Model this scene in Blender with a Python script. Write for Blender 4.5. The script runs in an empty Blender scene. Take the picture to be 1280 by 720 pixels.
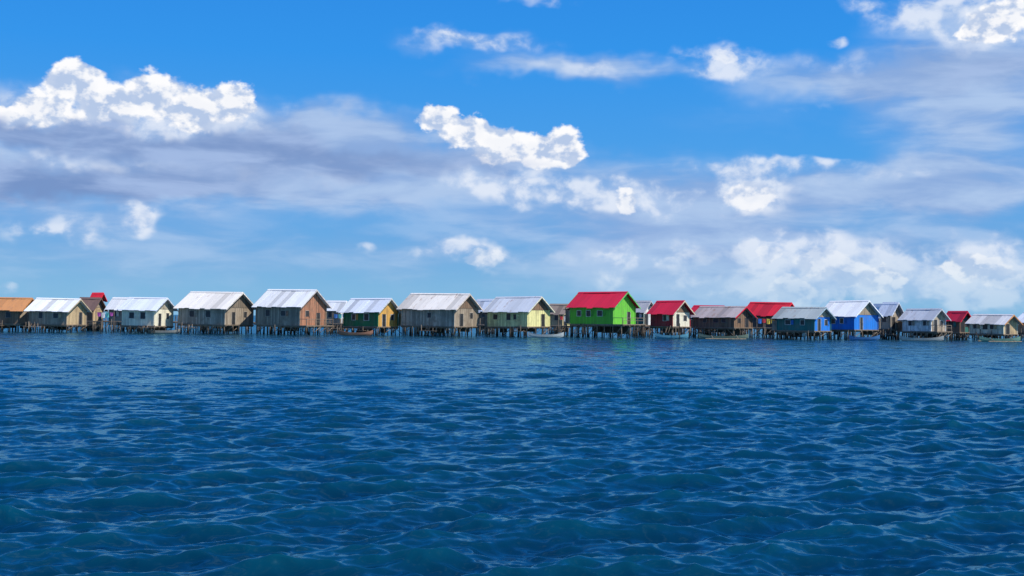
import bpy, math, random
import numpy as np
from mathutils import Vector, Matrix, Euler
random.seed(7); rng=np.random.default_rng(11)
scene=bpy.context.scene
scene.view_settings.view_transform='Standard'; scene.view_settings.look='None'; scene.view_settings.exposure=0

def lin(r,g,b):
    f=lambda c:(c/255/12.92) if c/255<=0.04045 else ((c/255+0.055)/1.055)**2.4
    return (f(r),f(g),f(b))

# ------------------------------------------------------------------ camera
CAMH=2.7; F=1545.0; PITCH=math.atan(37/F); ROLL=math.radians(0.55)
cam=bpy.data.cameras.new("camera"); camo=bpy.data.objects.new("camera",cam); scene.collection.objects.link(camo)
cam.sensor_width=36; cam.lens=36*F/1280; cam.clip_end=20000; cam.clip_start=0.1
R=Matrix.Rotation(math.pi/2+PITCH,3,'X')@Matrix.Rotation(ROLL,3,'Z')
camo.matrix_world=Matrix.Translation((0,0,CAMH))@R.to_4x4()
scene.camera=camo
def direction(x,y):
    v=R@Vector((x-640,360-y,-F)); v.normalize(); return v
def azel(x,y):
    d=direction(x,y); return math.degrees(math.atan2(d.x,d.y)), math.degrees(math.asin(d.z))

# ------------------------------------------------------------------ node helper
class NT:
    def __init__(s,nt): s.t=nt
    def n(s,typ,**kw):
        nd=s.t.nodes.new(typ)
        for k,v in kw.items(): setattr(nd,k,v)
        return nd
    def set(s,sock,v):
        if v is None: return
        if isinstance(v,bpy.types.NodeSocket): s.t.links.new(v,sock)
        else:
            if hasattr(sock.default_value,'__len__') and len(sock.default_value)==4 and len(v)==3: v=(*v,1)
            sock.default_value=v
    def m(s,op,a,b=None,c=None,clamp=False):
        nd=s.n('ShaderNodeMath',operation=op,use_clamp=clamp)
        s.set(nd.inputs[0],a); s.set(nd.inputs[1],b); s.set(nd.inputs[2],c); return nd.outputs[0]
    def v(s,op,a,b=None,c=None,scale=None):
        nd=s.n('ShaderNodeVectorMath',operation=op)
        s.set(nd.inputs[0],a); s.set(nd.inputs[1],b); s.set(nd.inputs[2],c)
        if scale is not None: s.set(nd.inputs['Scale'],scale)
        return nd.outputs['Value'] if op in('LENGTH','DOT_PRODUCT','DISTANCE') else nd.outputs[0]
    def noise(s,vec,scale,detail=4,rough=.5,dist=0,out='Fac'):
        nd=s.n('ShaderNodeTexNoise'); s.set(nd.inputs['Vector'],vec); nd.inputs['Scale'].default_value=scale
        nd.inputs['Detail'].default_value=detail; nd.inputs['Roughness'].default_value=rough; nd.inputs['Distortion'].default_value=dist
        return nd.outputs[out]
    def mix(s,f,a,b,blend='MIX'):
        nd=s.n('ShaderNodeMix',data_type='RGBA',blend_type=blend); 
        s.set(nd.inputs[0],f); s.set(nd.inputs[6],a); s.set(nd.inputs[7],b); return nd.outputs[2]
    def mr(s,x,a,b,c=0.,d=1.,interp='SMOOTHSTEP'):
        nd=s.n('ShaderNodeMapRange',interpolation_type=interp); s.set(nd.inputs[0],x)
        for i,q in enumerate((a,b,c,d)): s.set(nd.inputs[i+1],q)
        return nd.outputs[0]
    def xyz(s,a,b,c):
        nd=s.n('ShaderNodeCombineXYZ'); s.set(nd.inputs[0],a); s.set(nd.inputs[1],b); s.set(nd.inputs[2],c); return nd.outputs[0]
    def sep(s,a):
        nd=s.n('ShaderNodeSeparateXYZ'); s.set(nd.inputs[0],a); return nd.outputs

# ------------------------------------------------------------------ sun
SUN_EL=math.radians(50); sh=Vector((.88,-.42,0)).normalized()
sdir=Vector((sh.x*math.cos(SUN_EL),sh.y*math.cos(SUN_EL),math.sin(SUN_EL)))
sl=bpy.data.lights.new("sun","SUN"); sl.energy=5.0; sl.angle=math.radians(.5); sl.color=(1,.955,.88)
so=bpy.data.objects.new("sun",sl); scene.collection.objects.link(so)
so.rotation_euler=(-sdir).to_track_quat('-Z','Y').to_euler(); so.location=(60,-20,80)

# ------------------------------------------------------------------ world: sky and clouds (functions of world direction)
w=bpy.data.worlds.new("World"); scene.world=w; w.use_nodes=True
w.node_tree.nodes.clear(); T=NT(w.node_tree)
out=T.n('ShaderNodeOutputWorld')
def background(c):
    b=T.n('ShaderNodeBackground'); b.inputs[1].default_value=0.1; T.set(b.inputs[0],c); return b.outputs[0]
def mixsh(f,a,b):
    n=T.n('ShaderNodeMixShader'); T.set(n.inputs[0],f); T.set(n.inputs[1],a); T.set(n.inputs[2],b); return n.outputs[0]
sky=T.n('ShaderNodeTexSky',sky_type='NISHITA'); sky.sun_disc=False; sky.sun_elevation=SUN_EL
sky.sun_rotation=math.atan2(sdir.x,sdir.y); sky.air_density=1; sky.dust_density=.4; sky.ozone_density=2
D=T.v('NORMALIZE',T.n('ShaderNodeTexCoord').outputs['Generated'])
dx,dy,dz=T.sep(D)[:3]
az=T.m('MULTIPLY',T.m('ARCTAN2',dx,dy),57.29578)
el=T.m('MULTIPLY',T.m('ARCSINE',dz),57.29578)
UV=T.xyz(az,el,0.)
P=T.v('MULTIPLY',D,(57.3,57.3,57.3*1.35))
ramp=T.n('ShaderNodeValToRGB'); T.set(ramp.inputs[0],T.m('DIVIDE',el,40.))
cr=ramp.color_ramp
stops=[(0,(110,176,224)),(.06,(96,168,228)),(.16,(76,162,236)),(.3,(44,150,240)),(.5,(28,128,228)),(1,(22,92,190))]
while len(cr.elements)<len(stops): cr.elements.new(.5)
for e,(p,c) in zip(cr.elements,stops): e.position=p; e.color=(*lin(*c),1)
grad=T.v('SCALE',ramp.outputs[0],scale=10.)
nish=T.v('MULTIPLY',sky.outputs[0],(.45,.8,1.1))
base=T.mix(.85,nish,grad)

K=2.0   # compact kernel radius multiplier
def blob_c(b):
    x,y,rx,ry=b[:4]
    a,e=azel(x,y); a0,_=azel(x-rx,y); a1,_=azel(x+rx,y); _,e0=azel(x,y+ry); _,e1=azel(x,y-ry)
    return a,e,abs(a1-a0)/2,abs(e1-e0)/2
def select(blobs,rng_):
    res=[]
    for b in blobs:
        a,e,ra,re=blob_c(b)
        if a+ra*K+1.5>rng_[0] and a-ra*K-1.5<rng_[1]: res.append(b)
    return res
def gauss_sum(uv,blobs):
    acc=None
    for b in blobs:
        a,e,ra,re=blob_c(b); ra*=K; re*=K
        q=T.v('MULTIPLY_ADD',uv,(1/ra,1/re,0),(-a/ra,-e/re,0))
        g=T.m('SUBTRACT',1.,T.v('DOT_PRODUCT',q,q),clamp=True)
        g=T.m('MULTIPLY',g,g)
        acc=T.m('MULTIPLY',g,float(b[4])) if acc is None else T.m('MULTIPLY_ADD',g,float(b[4]),acc)
    return acc
def min_len(uv,blobs):
    acc=None
    for b in blobs:
        a,e,ra,re=blob_c(b)
        q=T.v('LENGTH',T.v('MULTIPLY_ADD',uv,(1/ra,1/re,0),(-a/ra,-e/re,0)))
        acc=q if acc is None else T.m('SMOOTH_MIN',acc,q,.2)
    return T.m('SUBTRACT',1.,acc)
def warp(uv,vec,scale,amp,detail=2):
    c=T.v('SUBTRACT',T.noise(vec,scale,detail,.55,out='Color'),(.5,.5,.5))
    return T.v('MULTIPLY_ADD',c,(amp,amp,0),uv)

VEIL=[(110,190,300,62,1.05),(380,195,190,38,.9),(560,208,140,24,.5),(70,300,190,55,.4),(450,150,60,22,.5),
  (700,240,190,34,.55),(620,300,260,45,.45),(870,300,110,80,.8),(1220,110,110,95,1.),(1050,98,120,24,.85),(1090,235,150,28,.85),
  (1180,290,160,60,.5),(940,150,120,16,.2),(720,84,120,14,.8),(590,50,80,14,.55),(1010,345,240,40,.65),(330,330,300,30,.3)]
SOFT=[(600,52,75,12,.7),(560,38,30,9,.5),(740,84,75,9,.5),(905,76,46,18,.95),(1190,18,80,18,.9),(1045,80,70,12,.4),(1046,51,14,6,.9),
 (700,240,95,15,.95),(790,248,38,20,.9),(600,225,40,13,.55),(840,262,35,14,.8),(960,203,90,9,.95),(1090,222,90,12,.5),(930,243,44,26,1.15),
 (595,322,42,15,1.1),(545,316,24,9,.7),(760,345,18,20,1.),(800,318,40,14,.85),(700,318,40,12,.4),(178,270,21,17,1.1),(75,285,58,18,.75),(460,318,12,7,.6),
 (170,140,175,30,.8),(990,367,40,26,1.4),(1030,328,70,26,1.3),(1095,350,60,22,1.2),(960,318,28,18,.8),(1215,335,64,28,1.35),(1260,360,50,22,1.),(1130,372,90,14,.6),(5,365,18,8,.9),
 (330,212,180,12,.4),(60,196,90,10,.5),(880,340,45,28,.5),(640,190,80,18,.35),(1030,140,60,7,.3),(930,362,90,9,.35),(680,0,40,8,.5),(1080,8,25,12,.7),(1250,28,80,34,.75)]
CUM=[(95,104,48,34),(55,136,42,28),(140,134,56,36),(195,120,46,38),(245,136,52,32),(292,128,36,30),(15,148,40,16),
 (548,148,32,20),(585,165,40,24),(628,180,44,26),(672,187,40,26),(702,184,32,29),
 (1248,28,50,28),(1215,40,26,14),(1275,10,30,24),(905,72,18,9),
 (782,250,17,19),(938,244,38,20),(606,322,30,14),(178,270,17,14),(990,366,34,26),(1030,330,40,22),(1212,334,46,20),(960,316,20,13),(1100,350,36,17),(1065,345,34,18),(760,350,11,16),(1250,348,30,18)]
COV=[(150,110,190,50,1.5),(290,120,60,40,1.2),(620,170,130,55,1.7),(1250,20,90,50,1.6),(905,72,36,20,.35),(782,250,36,28,.6),(938,244,70,40,.55),(606,322,52,28,.4),(178,270,36,30,.25),(1020,345,150,50,.42),(1212,332,90,36,.4)]
UNDER=[(170,174,230,14,1.1),(100,226,210,18,1.3),(340,203,180,16,.85),(20,240,120,16,.8),(330,162,60,14,.5),(20,166,60,16,.55),(640,217,80,7,.3),(520,205,150,12,.45),(1250,86,120,24,.75),(1150,60,60,12,.35),(930,268,90,10,.35),(440,150,40,18,.4)]

UVs=warp(UV,P,.4,2.2,3)
UVc=warp(warp(UV,P,.8,.6,1),P,2.4,.45,2)
streakP=T.v('MULTIPLY',D,(57.3,57.3,57.3*4.2))
st=T.noise(streakP,.22,5,.52,.3)
fine=T.noise(P,.7,5,.52,.2)
bil=T.noise(P,1.15,5,.54,.1)
bil2=T.noise(T.v('ADD',P,(.40,-.1,.75)),1.15,3,.5,.1)
hz=T.m('MULTIPLY',T.mr(el,4.,-.3),.62)
hazec=tuple(10*c for c in lin(146,194,228))
def tile(rng_):
    vd=T.m('MULTIPLY',gauss_sum(UVs,select(VEIL,rng_)),T.mr(st,.30,.68,.7,1.2))
    vd=T.mr(vd,.05,1.05,0,.93)
    veilcol=T.mix(T.mr(st,.35,.68),tuple(10*c for c in lin(144,174,221)),tuple(10*c for c in lin(178,202,236)))
    col=T.mix(vd,base,veilcol)
    sd=T.m('MULTIPLY',gauss_sum(UVs,select(SOFT,rng_)),T.mr(fine,.32,.64,.35,1.3))
    sd=T.mr(sd,.12,1.05,0,.88)
    softcol=T.mix(T.mr(fine,.38,.62),tuple(10*c for c in lin(176,200,236)),tuple(10*c for c in lin(228,236,250)))
    col=T.mix(sd,col,softcol)
    f=min_len(UVc,select(CUM,rng_))
    fd=T.m('MULTIPLY_ADD',T.m('SUBTRACT',bil,.5),.72,f)
    cd=T.mr(fd,.03,.27)
    lit=T.m('ADD',T.mr(T.m('SUBTRACT',bil,bil2),-.13,.12,0.,1.),T.mr(fd,.1,.8,.16,-.14),clamp=True)
    cc=T.mix(lit,tuple(10*c for c in lin(182,201,232)),tuple(10.1*c for c in lin(252,252,254)))
    cov=T.mr(gauss_sum(UV,select(COV,rng_)),.0,.8,0,1)
    col=T.mix(T.m('MULTIPLY',cd,cov),col,cc)
    ud=T.mr(T.m('MULTIPLY',gauss_sum(UVs,select(UNDER,rng_)),T.mr(st,.33,.66,.65,1.2)),.1,1.1,0,.88)
    undercol=T.mix(T.mr(st,.35,.65),tuple(10*c for c in lin(118,146,196)),tuple(10*c for c in lin(160,184,226)))
    col=T.mix(ud,col,undercol)
    return background(T.mix(hz,col,hazec))
b1=azel(430,200)[0]; b2=azel(850,200)[0]
tiles=mixsh(T.m('GREATER_THAN',az,b1),tile((-90,b1)),mixsh(T.m('GREATER_THAN',az,b2),tile((b1,b2)),tile((b2,90))))
away=T.m('MAXIMUM',T.mr(T.m('ABSOLUTE',az),34.,46.),T.mr(el,21.,32.))
gd=T.m('MULTIPLY',T.mr(T.noise(T.v('MULTIPLY',D,(5,5,11)),1.,4,.55,.2),.54,.68),T.m('MULTIPLY',away,.7))
plain_sky=background(T.mix(hz,T.mix(gd,base,tuple(10*c for c in lin(215,226,244))),hazec))
infront=T.m('MULTIPLY',T.m('LESS_THAN',T.m('ABSOLUTE',az),40.),T.m('LESS_THAN',el,24.))
T.set(out.inputs[0],mixsh(infront,plain_sky,tiles))
w.cycles.sampling_method='MANUAL'; w.cycles.sample_map_resolution=512

# ------------------------------------------------------------------ water
def build_water():
    r=[.6]
    while r[-1]<45: r.append(r[-1]*1.0034)
    while r[-1]<260: r.append(r[-1]*1.0065)
    while r[-1]<9000: r.append(r[-1]*1.12)
    r=np.array([q for i,q in enumerate(r) if q>8 or i%6==0])
    a=np.concatenate([np.arange(-30,30,.05),np.arange(30,330,1.5)])
    a=np.radians(a); nr,na=len(r),len(a)
    rr,aa=np.meshgrid(r,a,indexing='ij')
    x=rr*np.sin(aa); y=rr*np.cos(aa)
    sp=np.gradient(r)[:,None]*np.ones_like(x)
    dz_=np.zeros_like(x); ox=np.zeros_like(x); oy=np.zeros_like(x)
    n=190
    lam=np.exp(rng.uniform(np.log(.15),np.log(3.4),n))
    wind=math.radians(-76)
    th=wind+rng.normal(0,.58,n); ph=rng.uniform(0,2*np.pi,n)
    patch=1+.25*np.sin(x*.11+y*.05+1)*np.sin(y*.07-x*.03+2)
    x32=x.astype(np.float32); y32=y.astype(np.float32)
    for L,t,p in zip(lam,th,ph):
        k=2*np.pi/L
        s=.039*(1.0 if L<1.0 else (1.0/L)**.75)
        A=s/k
        att=np.clip((L/sp-2.2)/2.5,0,1)*np.clip((900-rr)/500,0,1)*patch
        q=(k*(x32*math.cos(t)+y32*math.sin(t))+p)
        c=np.cos(q);sn=np.sin(q)
        ch=.68
        dz_+=A*att*c; ox-=ch*A*att*math.cos(t)*sn; oy-=ch*A*att*math.sin(t)*sn
    co=np.stack([x+ox,y+oy,dz_],-1).reshape(-1,3)
    co=np.vstack([co,[[0,0,0]]])
    i=np.arange(nr-1)[:,None]; j=np.arange(na)[None,:]; j2=(j+1)%na
    q=np.stack([i*na+j+0*j2,(i+1)*na+j,(i+1)*na+j2,i*na+j2],-1).reshape(-1,4)
    q=q[:,::-1]
    c=len(co)-1; jj=np.arange(na)
    tri=np.stack([np.full(na,c),(jj+1)%na,jj],-1)
    me=bpy.data.meshes.new("sea_water"); me.vertices.add(len(co)); me.vertices.foreach_set('co',co.astype(np.float32).ravel())
    loops=np.concatenate([q.ravel(),tri.ravel()]).astype(np.int32)
    me.loops.add(len(loops)); me.loops.foreach_set('vertex_index',loops)
    starts=np.concatenate([np.arange(len(q))*4,len(q)*4+np.arange(len(tri))*3]).astype(np.int32)
    me.polygons.add(len(starts)); me.polygons.foreach_set('loop_start',starts)
    me.polygons.foreach_set('use_smooth',np.ones(len(starts),bool))
    me.update(calc_edges=True); me.validate()
    if me.polygons[1000].normal.z<0: me.flip_normals()
    ob=bpy.data.objects.new("sea_water",me); scene.collection.objects.link(ob)
    m=bpy.data.materials.new("sea_water"); m.use_nodes=True; t=NT(m.node_tree)
    m.node_tree.nodes.remove(m.node_tree.nodes['Principled BSDF'])
    geo=t.n('ShaderNodeNewGeometry'); pos=geo.outputs['Position']
    n1=t.v('SUBTRACT',t.noise(pos,4.6,3,.6,.3,'Color'),(.5,.5,.5))
    n2=t.v('SUBTRACT',t.noise(t.v('MULTIPLY',pos,(.7,1.2,1)),.8,2,.5,.2,'Color'),(.5,.5,.5))
    gust=t.noise(t.v('MULTIPLY',pos,(.03,.055,0)),1.,3,.55)
    dist=t.v('LENGTH',pos)
    a1=t.mr(dist,10.,120.,.42,.95,'LINEAR')
    a2=t.mr(dist,20.,140.,.0,1.4,'LINEAR')
    g=t.mr(gust,.35,.65,.7,1.3)
    off=t.v('ADD',t.v('SCALE',n1,scale=t.m('MULTIPLY',a1,g)),t.v('SCALE',n2,scale=a2))
    off=t.v('MULTIPLY',off,(1,1,0))
    nn=t.v('NORMALIZE',t.v('ADD',geo.outputs['Normal'],off))
    z=t.sep(pos)[2]
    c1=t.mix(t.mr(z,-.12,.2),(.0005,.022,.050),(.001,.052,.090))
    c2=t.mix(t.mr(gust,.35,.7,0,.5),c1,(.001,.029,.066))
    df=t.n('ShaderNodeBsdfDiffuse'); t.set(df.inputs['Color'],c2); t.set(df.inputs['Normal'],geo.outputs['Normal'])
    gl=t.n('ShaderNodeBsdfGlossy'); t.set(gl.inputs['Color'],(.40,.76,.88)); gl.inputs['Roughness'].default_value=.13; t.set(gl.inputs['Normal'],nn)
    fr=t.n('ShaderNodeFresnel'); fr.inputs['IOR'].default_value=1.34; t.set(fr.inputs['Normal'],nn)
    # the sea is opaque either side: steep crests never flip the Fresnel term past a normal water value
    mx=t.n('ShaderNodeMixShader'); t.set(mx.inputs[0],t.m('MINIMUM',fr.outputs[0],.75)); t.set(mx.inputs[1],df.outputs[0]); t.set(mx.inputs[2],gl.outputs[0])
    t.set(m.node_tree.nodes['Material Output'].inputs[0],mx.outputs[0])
    me.materials.append(m)
build_water()

# ------------------------------------------------------------------ materials for buildings
MATS={}
def wallmat(col,board=.24,wear=.5,key='wall'):
    k=(key,col,board,wear)
    if k in MATS: return MATS[k]
    m=bpy.data.materials.new(key); m.use_nodes=True; t=NT(m.node_tree); b=m.node_tree.nodes['Principled BSDF']
    oc=t.n('ShaderNodeTexCoord').outputs['Object']; x,y,z=t.sep(oc)[:3]
    u=t.m('DIVIDE',t.m('ADD',x,y),board)
    wn=t.n('ShaderNodeTexWhiteNoise',noise_dimensions='1D'); t.set(wn.inputs['W'],t.m('FLOOR',u))
    fr=t.m('FRACT',u); gap=t.m('LESS_THAN',fr,.1)
    grain=t.noise(t.v('MULTIPLY',oc,(6,6,.8)),1.5,5,.65)
    tone=t.m('MULTIPLY',t.m('MULTIPLY_ADD',wn.outputs['Value'],.8*wear+.1,1-.45*wear),t.mr(grain,.25,.75,1-.5*wear,1.1))
    tone=t.m('MULTIPLY',tone,t.m('SUBTRACT',1.,t.m('MULTIPLY',gap,.55)))
    c=t.v('SCALE',(*col,),scale=tone)
    dirt=t.m('MULTIPLY',t.mr(t.noise(oc,.8,5,.65),.47,.66),.65*wear+.1)
    c=t.mix(dirt,c,(.18,.13,.085))
    t.set(b.inputs['Base Color'],c); b.inputs['Roughness'].default_value=.85
    MATS[k]=m; return m
def roofmat(col,rust=.3,key='corrugated_roof'):
    k=(key,col,rust)
    if k in MATS: return MATS[k]
    m=bpy.data.materials.new(key); m.use_nodes=True; t=NT(m.node_tree); b=m.node_tree.nodes['Principled BSDF']
    oc=t.n('ShaderNodeTexCoord').outputs['Object']
    at=t.n('ShaderNodeAttribute',attribute_name='tone').outputs['Fac']
    c=t.v('SCALE',(*col,),scale=at)
    st=t.noise(t.v('MULTIPLY',oc,(5,.3,.3)),1.3,4,.6)
    c=t.mix(t.mr(st,.45,.75,0,.35),c,tuple(q*.5 for q in col))
    r1=t.noise(t.v('MULTIPLY',oc,(1.6,.5,.5)),1.2,6,.7)
    c=t.mix(t.m('MULTIPLY',t.mr(r1,.62-.16*rust,.76-.1*rust),min(.85,.3+rust)),c,(.30,.16,.085))
    w_=t.n('ShaderNodeTexWave',bands_direction='X'); t.set(w_.inputs[0],oc); w_.inputs['Scale'].default_value=2.2
    bp=t.n('ShaderNodeBump'); bp.inputs['Strength'].default_value=.5; bp.inputs['Distance'].default_value=.03
    t.set(bp.inputs['Height'],w_.outputs['Fac']); t.set(b.inputs['Normal'],bp.outputs[0])
    t.set(b.inputs['Base Color'],c); b.inputs['Roughness'].default_value=.5
    MATS[k]=m; return m
def plain(col,key,rough=.7,var=.3):
    k=(key,col)
    if k in MATS: return MATS[k]
    m=bpy.data.materials.new(key); m.use_nodes=True; t=NT(m.node_tree); b=m.node_tree.nodes['Principled BSDF']
    oc=t.n('ShaderNodeTexCoord').outputs['Object']
    n=t.noise(oc,2.5,4,.6); t.set(b.inputs['Base Color'],t.v('SCALE',(*col,),scale=t.mr(n,.3,.7,1-var,1+var)))
    b.inputs['Roughness'].default_value=rough; MATS[k]=m; return m
def stiltmat():
    if 'st' in MATS: return MATS['st']
    m=bpy.data.materials.new("weathered_post"); m.use_nodes=True; t=NT(m.node_tree); b=m.node_tree.nodes['Principled BSDF']
    g=t.n('ShaderNodeNewGeometry').outputs['Position']; z=t.sep(g)[2]
    n=t.noise(t.v('MULTIPLY',g,(1.2,1.2,.4)),1.5,4,.6)
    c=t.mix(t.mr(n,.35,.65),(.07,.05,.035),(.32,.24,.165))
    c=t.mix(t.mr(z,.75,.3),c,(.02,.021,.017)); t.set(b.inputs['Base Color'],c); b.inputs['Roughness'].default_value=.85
    MATS['st']=m; return m

# ------------------------------------------------------------------ mesh builder
class MB:
    def __init__(s): s.v=[]; s.f=[]; s.tone=[]
    def hexa(s,p,tone=1.):
        o=len(s.v); s.v+= [tuple(q) for q in p]
        for f in ((0,3,2,1),(4,5,6,7),(0,1,5,4),(1,2,6,5),(2,3,7,6),(3,0,4,7)): s.f.append(tuple(o+i for i in f)); s.tone.append(tone)
    def box(s,c,d,tone=1.):
        x,y,z=c; a,b,h=d[0]/2,d[1]/2,d[2]/2
        s.hexa([(x-a,y-b,z-h),(x+a,y-b,z-h),(x+a,y+b,z-h),(x-a,y+b,z-h),(x-a,y-b,z+h),(x+a,y-b,z+h),(x+a,y+b,z+h),(x-a,y+b,z+h)],tone)
    def slab(s,top,t=.035,tone=1.):
        bot=[(p[0],p[1],p[2]-t) for p in top]
        s.hexa([bot[3],bot[2],bot[1],bot[0],top[3],top[2],top[1],top[0]],tone)
    def beam(s,p,q,r,r2=None,n=6,tone=1.):
        p=Vector(p);q=Vector(q);r2=r if r2 is None else r2
        d=(q-p).normalized(); u=d.orthogonal().normalized(); w_=d.cross(u); o=len(s.v)
        for c,rad in((p,r),(q,r2)):
            for i in range(n):
                a=2*math.pi*i/n; s.v.append(tuple(c+(u*math.cos(a)+w_*math.sin(a))*rad))
        for i in range(n):
            j=(i+1)%n; s.f.append((o+i,o+j,o+n+j,o+n+i)); s.tone.append(tone)
        s.f.append(tuple(o+i for i in reversed(range(n)))); s.f.append(tuple(o+n+i for i in range(n))); s.tone+=[tone,tone]
    def face(s,ps,tone=1.):
        o=len(s.v); s.v+=[tuple(p) for p in ps]; s.f.append(tuple(range(o,o+len(ps)))); s.tone.append(tone)
    def obj(s,name,mat,parent=None):
        if not s.f: return None
        me=bpy.data.meshes.new(name); me.from_pydata(s.v,[],s.f)
        a=me.attributes.new('tone','FLOAT','FACE'); a.data.foreach_set('value',s.tone)
        me.materials.append(mat); o=bpy.data.objects.new(name,me); scene.collection.objects.link(o)
        if parent: o.parent=parent
        return o
def empty(name,loc,rz):
    o=bpy.data.objects.new(name,None); scene.collection.objects.link(o); o.location=loc; o.rotation_euler=(0,0,rz); o.empty_display_size=.5; return o

# palette (real-world base colours)
GREY=(.38,.30,.21); GREYB=(.46,.38,.28); BROWN=(.24,.145,.085); TAN=(.54,.39,.21); CREAM=(.78,.71,.52); WHITE=(.78,.78,.74)
YEL=(.76,.70,.31); LIME=(.13,.50,.04); GREEN=(.025,.19,.07); ORANGE=(.64,.35,.08); BLUE=(.01,.19,.64); TEAL=(.03,.17,.15); RED=(.40,.03,.035)
ZINC=(.72,.77,.83); ZW=(.87,.88,.86); ZC=(.87,.82,.73); RRED=(.66,.012,.04); RBR=(.8,.02,.035); RUST=(.58,.26,.09); DK=(.10,.08,.07)
REDW=(.40,.18,.10)

def horizon_y(x): return 397+(x-640)*math.tan(ROLL)
def stilt_house(x0,x1,yr,ye,yf,d,g,phi,roofc,rust,longc,gabc,wear=.5,porch=0,trim=None,win=2,seed=0):
    """x0,x1 bearings of the two ends; yr,ye,yf levels of ridge, eave, floor; converted to metres at range d"""
    R_=random.Random(seed*31+5)
    xm=(x0+x1)/2; a=math.atan((xm-640)/F); k=d/F; hy=horizon_y(xm)
    Z=lambda y: CAMH-(y-hy)*k
    zr,ze,zf=Z(yr),Z(ye),max(.9,Z(yf))
    wtot=(x1-x0)*k; ph=math.radians(phi)
    Lf=(1-g)*wtot/math.cos(ph); Wf=g*wtot/math.sin(ph)
    oh=.5; L=Lf-2*oh*1.1; W=Wf-2*oh; ov_=oh*1.1
    e=empty("stilt_house",(d*math.tan(a),d,0),-ph-a)
    e.rotation_euler=(math.radians(R_.uniform(-.5,.5)),math.radians(R_.uniform(-.9,.9)),-ph-a+math.radians(R_.uniform(-3,3)))
    sl=(zr-ze)/(W/2+oh); zwall=zr-sl*(W/2)-.05; zp=zr-.05
    wb=MB()
    for s in(-1,1): wb.box((0,s*(W/2-.05),(zf+zwall)/2),(L,.1,zwall-zf))
    # corner posts
    for s in(-1,1):
        for q in(-1,1): wb.box((s*(L/2-.02),q*(W/2+.01),(zf+zwall)/2),(.12,.12,zwall-zf-.02))
    wb.obj("walls",wallmat(longc,.24,wear),e)
    gb=MB()
    for s in(-1,1):
        xo=s*(L/2-.04); xi=xo-s*.1
        pts=[(-W/2+.1,zf),(W/2-.1,zf),(W/2-.1,zwall),(0,zp),(-W/2+.1,zwall)]
        o=len(gb.v); gb.v+=[(xo,p,q) for p,q in pts]+[(xi,p,q) for p,q in pts]
        gb.f+= [tuple(o+i for i in range(5)),tuple(o+9-i for i in range(5))]; gb.tone+=[1,1]
        for i in range(5):
            j=(i+1)%5; gb.f.append((o+i,o+j,o+5+j,o+5+i)); gb.tone.append(1)
    gb.obj("gable_walls",wallmat(gabc,.24,wear,'gable_wall'),e)
    if R_.random()<.55:
        cb=MB(); xo=L/2-.03
        tri_=[(-W/2+.12,zwall-.05),(W/2-.12,zwall-.05),(0,zp-.02)]
        o=len(cb.v); cb.v+=[(xo+.03,p,q) for p,q in tri_]+[(xo,p,q) for p,q in tri_]
        cb.f+=[(o,o+1,o+2),(o+5,o+4,o+3),(o,o+3,o+4,o+1),(o+1,o+4,o+5,o+2),(o+2,o+5,o+3,o)]; cb.tone+=[1]*5
        cb.obj("gable_cladding",wallmat(R_.choice([GREY,BROWN,GREYB,tuple(c*.6 for c in gabc)]),.2,.7,'cladding'),e)
    # roof sheets
    rb=MB(); n=max(4,int((L+2*ov_)/.85)); xs=np.linspace(-L/2-ov_,L/2+ov_,n+1)
    sag=R_.uniform(.0,.09)
    for s in(-1,1):
        for i in range(n):
            j1=R_.uniform(-.08,.14); dzz=R_.uniform(0,.03); tn=R_.uniform(.84,1.06)*(1 if R_.random()>.16 else .72)
            yo=s*(W/2+oh+j1); zo=zr-sl*(W/2+oh+j1)+dzz
            ov=.03; xa,xb=xs[i],xs[i+1]+ov
            sg=-sag*(1-((xa+xb)/(L+2*ov_))**2)
            top=[(xa,0,zr+dzz+sg),(xb,0,zr+dzz+sg),(xb,yo,zo),(xa,yo,zo)]
            if s>0: top=[top[1],top[0],top[3],top[2]]
            rb.slab(top,.035,tn)
    # folded ridge capping
    for s in(-1,1):
        cw=.26; zt=zr+.055
        top=[(-L/2-ov_-.03,0,zt),(L/2+ov_+.03,0,zt),(L/2+ov_+.03,s*cw,zt-sl*cw),(-L/2-ov_-.03,s*cw,zt-sl*cw)]
        if s>0: top=[top[1],top[0],top[3],top[2]]
        rb.slab(top,.02,.98)
    rb.obj("roof",roofmat(roofc,rust),e)
    tb=MB()
    for s in(-1,1):
        xx=s*(L/2+ov_+.05)
        for q in(-1,1): 
            p1=Vector((xx,q*(W/2+oh),ze-.06)); 
            tb.hexa([(xx-.02,0,zr-.2),(xx+.02,0,zr-.2),(xx+.02,p1.y,p1.z-.12),(xx-.02,p1.y,p1.z-.12),(xx-.02,0,zr+.0),(xx+.02,0,zr),(xx+.02,p1.y,p1.z+.05),(xx-.02,p1.y,p1.z+.05)])
    tc=trim or tuple(min(.8,c*.9) for c in roofc)
    tb.obj("barge_boards",plain(tc,"trim"),e)
    # floor + stilts
    fx=porch
    db=MB(); db.box((fx/2,0,zf-.07),(L+fx+.2,W+.3,.13))
    for y in np.linspace(-W/2+.1,W/2-.1,5): db.box((fx/2,y,zf-.22),(L+fx+.3,.1,.17))
    sb=MB()
    nx=max(4,int((L+fx)/1.35)); ny=max(3,int(W/1.5))
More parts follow.
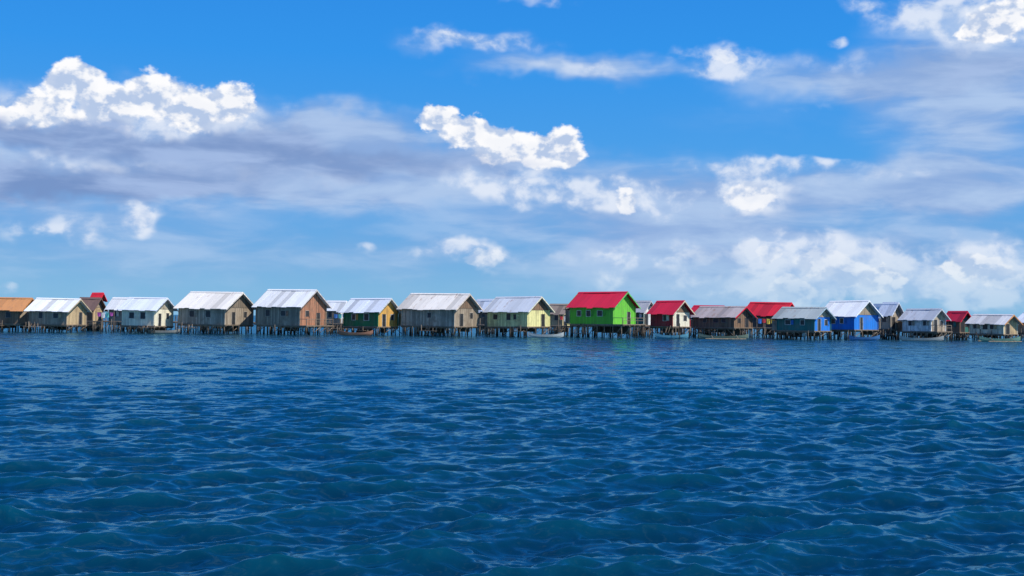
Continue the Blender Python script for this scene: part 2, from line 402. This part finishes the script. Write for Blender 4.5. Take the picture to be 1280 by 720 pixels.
    for i in range(nx+1):
        for j in range(ny+1):
            x=-L/2+.1+(L+fx-.2)*i/nx+R_.uniform(-.22,.22); y=-W/2+.1+(W-.2)*j/ny+R_.uniform(-.15,.15)
            sb.beam((x+R_.uniform(-.2,.2),y+R_.uniform(-.15,.15),-1.6),(x,y,zf-.2),R_.uniform(.06,.12),.06)
        if R_.random()<.6: 
            y=-W/2+.05; x=-L/2+(L+fx)*i/nx; sb.beam((x,y,.25),(x+1.35*R_.choice((-1,1)),y,zf-.25),.045)
    for j in range(ny):
        if R_.random()<.5: y=-W/2+W*j/ny; sb.beam((L/2+fx,y,.3),(L/2+fx,y+W/ny,zf-.25),.045)
    if R_.random()<.7:
        zz=R_.uniform(.55,.9); xx0=R_.uniform(-L/2,L/4)
        for q in range(5): db.box((xx0+1,-W/2-.3-q*.24,zz),(R_.uniform(2.,2.8),.2,.05))
        for q in (0,1.9): 
            for yy in (-.35,-1.2): sb.beam((xx0+q,-W/2+yy,-1.4),(xx0+q+R_.uniform(-.1,.1),-W/2+yy,zz+R_.uniform(0,.9)),.06)
        for q in (0,.5): sb.beam((xx0+.3+q,-W/2-1.3,-.3),(xx0+.3+q,-W/2-.2,zf+.1),.04)
        for q in range(4): sb.beam((xx0+.3,-W/2-1.1+q*.22,.1+q*(zf/4.6)),(xx0+.8,-W/2-1.1+q*.22,.1+q*(zf/4.6)),.03)
    hb=MB()
    for q in range(R_.randint(2,5)):
        x=R_.uniform(-L/2,L/2-1.5); y=R_.uniform(-.1,.4)*W; h=R_.uniform(.3,.75)*(zf-.3)
        hb.box((x+.7,y,zf-.3-h/2),(R_.uniform(1.,2.4),.05,h))
    hb.obj("hanging_boards",plain((.10,.08,.06),"dark_board"),e)
    # rear kitchen lean-to with mono-pitch roof on some houses, on its own posts
    if R_.random()<.5 and L>4:
        lw=R_.uniform(1.6,2.4); ld=W*.6; yb=W*.1; h1=zwall-.15; h0=h1-.45; xl=-L/2-.02
        kb=MB()
        kb.box((xl-lw/2,yb-ld/2,(zf+h0)/2),(lw,.08,h0-zf)); kb.box((xl-lw/2,yb+ld/2,(zf+h0)/2),(lw,.08,h0-zf)); kb.box((xl-lw+.04,yb,(zf+h0)/2),(.08,ld-.09,h0-zf))
        kb.obj("lean_to_walls",wallmat(R_.choice([GREY,GREYB,BROWN,TAN]),.2,.8,'lean_to_wall'),e)
        kr=MB(); m_=max(3,int(ld/.8)); ys=np.linspace(yb-ld/2-.3,yb+ld/2+.3,m_+1)
        for i in range(m_):
            j1=R_.uniform(0,.15); kr.slab([(xl,ys[i+1]+.02,h1+.1),(xl,ys[i],h1+.1),(xl-lw-.3-j1,ys[i],h0+.05),(xl-lw-.3-j1,ys[i+1]+.02,h0+.05)][::-1],.03,R_.uniform(.75,1.05))
        kr.obj("lean_to_roof",roofmat(R_.choice([ZINC,(.45,.42,.4),RUST]),.5),e)
        db.box((xl-lw/2-.1,yb,zf-.08),(lw,ld+.2,.11))
        for q in(.15,.55,.95):
            for s in(-1,0,1): sb.beam((xl-lw*q,yb+s*ld*.45,-1.5),(xl-lw*q,yb+s*ld*.45,zf-.12),.07)
    if porch:
        for j in range(4):
            y=-W/2+W*j/3; db.box((L/2+fx,y,zf+.45),(.08,.08,.9))
        db.box((L/2+fx,0,zf+.88),(.07,W,.07)); db.box((L/2+fx,0,zf+.5),(.05,W,.05))
        db.box((L/2+fx/2,-W/2,zf+.88),(fx,.07,.07))
    db.obj("deck",plain((.22,.165,.115),"deck_wood"),e)
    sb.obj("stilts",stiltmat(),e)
    # windows & door
    fr=MB(); gl=MB(); sh_=MB(); H=zwall-zf; zc=zf+H*.58
    for i in range(win):
        x=-L/2+L*(i+1)/(win+1)+R_.uniform(-.6,.6); ww=R_.uniform(.55,.9); wh=min(.9,H*.42)*R_.uniform(.75,1.05); y=-W/2
        gl.box((x,y-.004,zc),(ww,.02,wh))
        for q in(-1,1): fr.box((x+q*(ww/2+.03),y-.02,zc),(.06,.07,wh+.12)); 
        fr.box((x,y-.02,zc+wh/2+.03),(ww-.004,.066,.06)); fr.box((x,y-.02,zc-wh/2-.03),(ww-.004,.09,.06))
        if R_.random()<.65: sh_.box((x+ww/2+.3,y-.06,zc),(.42,.04,wh))
    xx=L/2-.04; ds=R_.choice((-1,1)); dh=min(1.75,H*.85); dw=R_.uniform(.65,.85)
    gl.box((xx+.004,ds*W*.2,zf+dh/2),(.02,dw,dh))
    for q in(-1,1): fr.box((xx+.02,ds*W*.2+q*(dw/2+.03),zf+dh/2),(.07,.06,dh))
    if R_.random()<.65:
        wh=min(.8,H*.4); gl.box((xx+.004,-ds*W*.22,zc),(.02,.7,wh))
        for q in(-1,1): fr.box((xx+.02,-ds*W*.22+q*.38,zc),(.07,.06,wh+.12))
        fr.box((xx+.02,-ds*W*.22,zc+wh/2+.03),(.066,.69,.06))
        if R_.random()<.5: sh_.box((xx+.06,-ds*W*.22+.55,zc),(.04,.34,wh))
    frc=tuple(.6*c+.1 for c in longc) if wear>.35 else (.6,.57,.5)
    fr.obj("window_and_door_frames",plain(frc,"frame_paint"),e)
    gl.obj("opening_shade_panels",plain((.03,.03,.03),"painted_opening_shade",.5),e); sh_.obj("shutters",plain(tuple(.75*c for c in gabc),"shutter"),e)  # solid panels on the walls; near-black colour stands in for interior shade
    return e

H=[ # x0,x1,ridge,eave,floor,range,gable share,turn,roof,rust,long,gable,wear,porch,trim,win
 (-35,50,372,388,404,178,.3,32,RUST,.7,BROWN,GREY,.7,0,None,2),
 (33,113,373,389,405,176,.38,36,ZW,.35,GREY,TAN,.5,0,(.5,.4,.25),2),
 (148,222,372,388,407,176,.40,36,ZINC,.1,CREAM,CREAM,.2,0,(.5,.55,.62),2),
 (219,322,365,386,405,177,.38,36,ZC,.3,GREYB,GREY,.7,0,(.6,.55,.48),2),
 (316,414,362,384,406,175,.38,37,ZW,.15,GREY,REDW,.7,1.2,(.55,.5,.46),2),
 (424,504,373,391,408,177,.36,36,ZINC,.2,GREEN,ORANGE,.35,0,(.5,.5,.45),2),
 (496,604,367,387,407,176,.34,36,ZC,.45,GREYB,GREY,.7,0,(.6,.5,.4),1),
 (604,694,371,390,408,176,.36,36,(.60,.64,.68),.45,YEL,YEL,.4,0,(.7,.68,.5),3),
 (707,801,365,385,405,176,.37,36,RRED,.0,LIME,LIME,.2,1.6,(.1,.45,.1),3),
 (808,869,376,393,408,178,.42,36,RRED,.05,RED,CREAM,.35,0,(.6,.5,.35),1),
 (862,946,383,397,409,184,.3,34,(.50,.43,.40),.6,BROWN,BROWN,.8,0,RRED,3),
 (966,1044,384,398,413,176,.34,36,(.44,.50,.48),.4,TEAL,BLUE,.3,0,(.3,.4,.45),2),
 (1022,1103,376,396,412,180,.44,38,ZW,.05,BLUE,BLUE,.2,0,(.75,.78,.8),2),
 (1096,1132,378,395,411,184,.5,40,ZINC,.2,GREYB,GREYB,.4,0,None,1),
 (1124,1187,386,400,414,180,.34,36,(.55,.58,.62),.4,WHITE,GREYB,.5,1.0,None,2),
 (1178,1217,389,402,415,186,.4,38,RRED,.1,BROWN,TEAL,.4,0,None,1),
 (1208,1276,393,405,417,180,.3,36,(.76,.74,.70),.35,CREAM,TAN,.5,0,RUST,3),
 (1268,1345,390,404,416,180,.35,36,ZINC,.3,GREY,CREAM,.5,0,None,2),
 # houses standing behind the front row
 (92,134,372,388,404,196,.4,38,(.2,.12,.09),.4,BROWN,TAN,.6,0,None,1),
 (132,186,372,388,404,194,.35,36,ZW,.1,GREY,CREAM,.5,0,None,2),
 (112,134,366,376,404,205,.4,38,RBR,.0,GREY,TAN,.5,0,None,1),
 (402,440,376,389,405,200,.35,36,ZW,.1,GREY,WHITE,.5,0,None,1),
 (590,625,374,390,405,204,.4,36,ZINC,.3,BROWN,WHITE,.5,0,None,1),
 (680,720,380,393,407,196,.4,36,(.35,.27,.2),.5,TAN,YEL,.5,0,None,1),
 (786,822,376,390,406,194,.45,36,(.5,.5,.5),.3,TEAL,WHITE,.4,0,None,1),
 (860,912,382,392,407,204,.3,36,RRED,.1,TAN,CREAM,.5,0,None,2),
 (926,1000,378,395,409,194,.32,34,RBR,.0,DK,BROWN,.5,0,None,2),
 (900,940,388,397,408,206,.35,36,ZW,.1,GREY,GREY,.5,0,None,1),
 (1088,1110,380,396,411,200,.4,36,ZW,.1,GREY,WHITE,.5,0,None,1),
 (1150,1200,392,402,413,206,.35,36,ZINC,.3,GREY,TAN,.5,0,None,1),
 (250,300,372,388,404,215,.35,36,ZINC,.4,GREY,TAN,.5,0,None,1),
 (530,580,374,388,404,215,.35,36,RUST,.4,GREY,TAN,.5,0,None,1),
]
for i,h in enumerate(H): stilt_house(*h,seed=i)

# ------------------------------------------------------------------ walkway behind front row
def walkway(x0,x1,y,z,name="wooden_walkway"):
    e=empty(name,(0,0,0),0); p=MB(); s=MB(); r=random.Random(3)
    x=x0
    while x<x1:
        p.box((x,y+r.uniform(-.05,.05),z+r.uniform(-.01,.01)),(.2,1.5,.05)); x+=.23
    for q in(-.6,.6): p.box(((x0+x1)/2,y+q,z-.11),(x1-x0,.1,.14))
    x=x0
    while x<x1:
        for q in(-.65,.65): s.beam((x+r.uniform(-.1,.1),y+q,-1.5),(x+r.uniform(-.1,.1),y+q,z+(r.uniform(.2,1.1) if r.random()<.5 else -.03)),.08)
        s.beam((x,y-.65,.3),(x+1.2,y-.65,z-.15),.04); x+=r.uniform(1.3,2.2)
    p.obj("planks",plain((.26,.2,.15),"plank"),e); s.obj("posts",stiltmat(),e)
walkway(-84,90,188.5,1.55); walkway(-84,96,210,1.5)

def pole(x,y,h):
    s=MB(); s.beam((x,y,-1.5),(x+random.uniform(-.25,.25),y,h),.08,.05); s.obj("mooring_pole",stiltmat())
for px in (30,37,46,58,118,126,133,141,152,163,236,262,300,345,410,421,470,515,640,700,735,812,850,905,955,1010,1062,1120,1190,1240):
    d=random.uniform(168,174); pole((px-640)/F*d,d,random.uniform(.8,2.2))

# ------------------------------------------------------------------ canoes
def canoe(px,d,L,rz,col,outrig=False):
    e=empty("outrigger_canoe" if outrig else "wooden_canoe",((px-640)/F*d,d,.0),rz)
    m=MB(); ns=16; prof=[(-1,1),(-.85,.45),(-.45,.05),(0,0),(.45,.05),(.85,.45),(1,1)]
    rings=[]
    for i in range(ns+1):
        t=i/ns*2-1; wd=.42*(1-abs(t)**2.6)+.015; sheer=.42+.38*abs(t)**3; keel=-.12+.3*abs(t)**4
        rings.append([(t*L/2,a*wd,keel+b*(sheer-keel)) for a,b in prof])
    inner=[[(x,y*.86,z+.04 if k not in(0,6) else z) for k,(x,y,z) in enumerate(r)] for r in rings]
    for a in range(ns):
        for k in range(6):
            m.face([rings[a][k],rings[a+1][k],rings[a+1][k+1],rings[a][k+1]])
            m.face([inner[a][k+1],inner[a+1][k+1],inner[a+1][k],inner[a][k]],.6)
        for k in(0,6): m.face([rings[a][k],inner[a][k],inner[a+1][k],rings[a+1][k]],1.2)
    m.obj("hull",roofmat(col,.1,"boat_paint"),e)
    b=MB()
    for t in(-.5,0,.45): b.box((t*L/2,0,.36),(.22,.66,.04))
    if outrig:
        for q in(-1,1):
            b.beam((-L*.4,q*1.5,.05),(L*.4,q*1.5,.05),.06)
        for t in(-.5,.5): b.beam((t*L/2,-1.5,.1),(t*L/2,0,.5),.035); b.beam((t*L/2,1.5,.1),(t*L/2,0,.5),.035)
    b.obj("thwarts",plain((.35,.26,.16),"thwart"),e)
canoe(683,170,5.,.15,(.45,.47,.44)); canoe(905,172,7,.03,(.16,.2,.14),True); canoe(1152,171,6,-.1,(.4,.4,.36)); canoe(840,174,5,.2,(.1,.3,.4))
canoe(445,173,5,-.1,(.4,.18,.1)); canoe(1250,172,6,.1,(.16,.3,.22),True); canoe(205,174,5,.2,(.3,.28,.24)); canoe(1080,174,4.5,.0,(.05,.18,.4))

def laundry(px,d,z,n,seed):
    r=random.Random(seed); X=(px-640)/F*d; e=empty("clothes_line",(X,d,0),0); m=MB()
    W=n*.62; m.beam((-.2,0,-1.2),(-.2,0,z+.15),.05); m.beam((W,0,-1.2),(W,0,z+.15),.05); m.beam((-.2,0,z),(W,0,z),.012)
    m.obj("poles_and_line",stiltmat(),e)
    for i in range(n):
        c=r.choice([(.6,.05,.06),(.05,.2,.6),(.75,.75,.72),(.7,.55,.08),(.5,.1,.4),(.1,.45,.45)]); q=MB(); hh=r.uniform(.5,.85)
        x=i*.62; pts=[(x,-.01,z),(x+.5,.01,z),(x+.48,.07,z-hh),(x+.24,-.05,z-hh-.03),(x+.03,.05,z-hh)]; q.face(pts); q.obj("garment",plain(c,"cloth"),e)
laundry(948,180,2.9,6,1); laundry(700,186,3.0,4,2); laundry(418,182,3.0,3,4); laundry(122,182,2.9,4,5)
print("verts",sum(len(o.data.vertices) for o in bpy.data.objects if o.type=='MESH'))
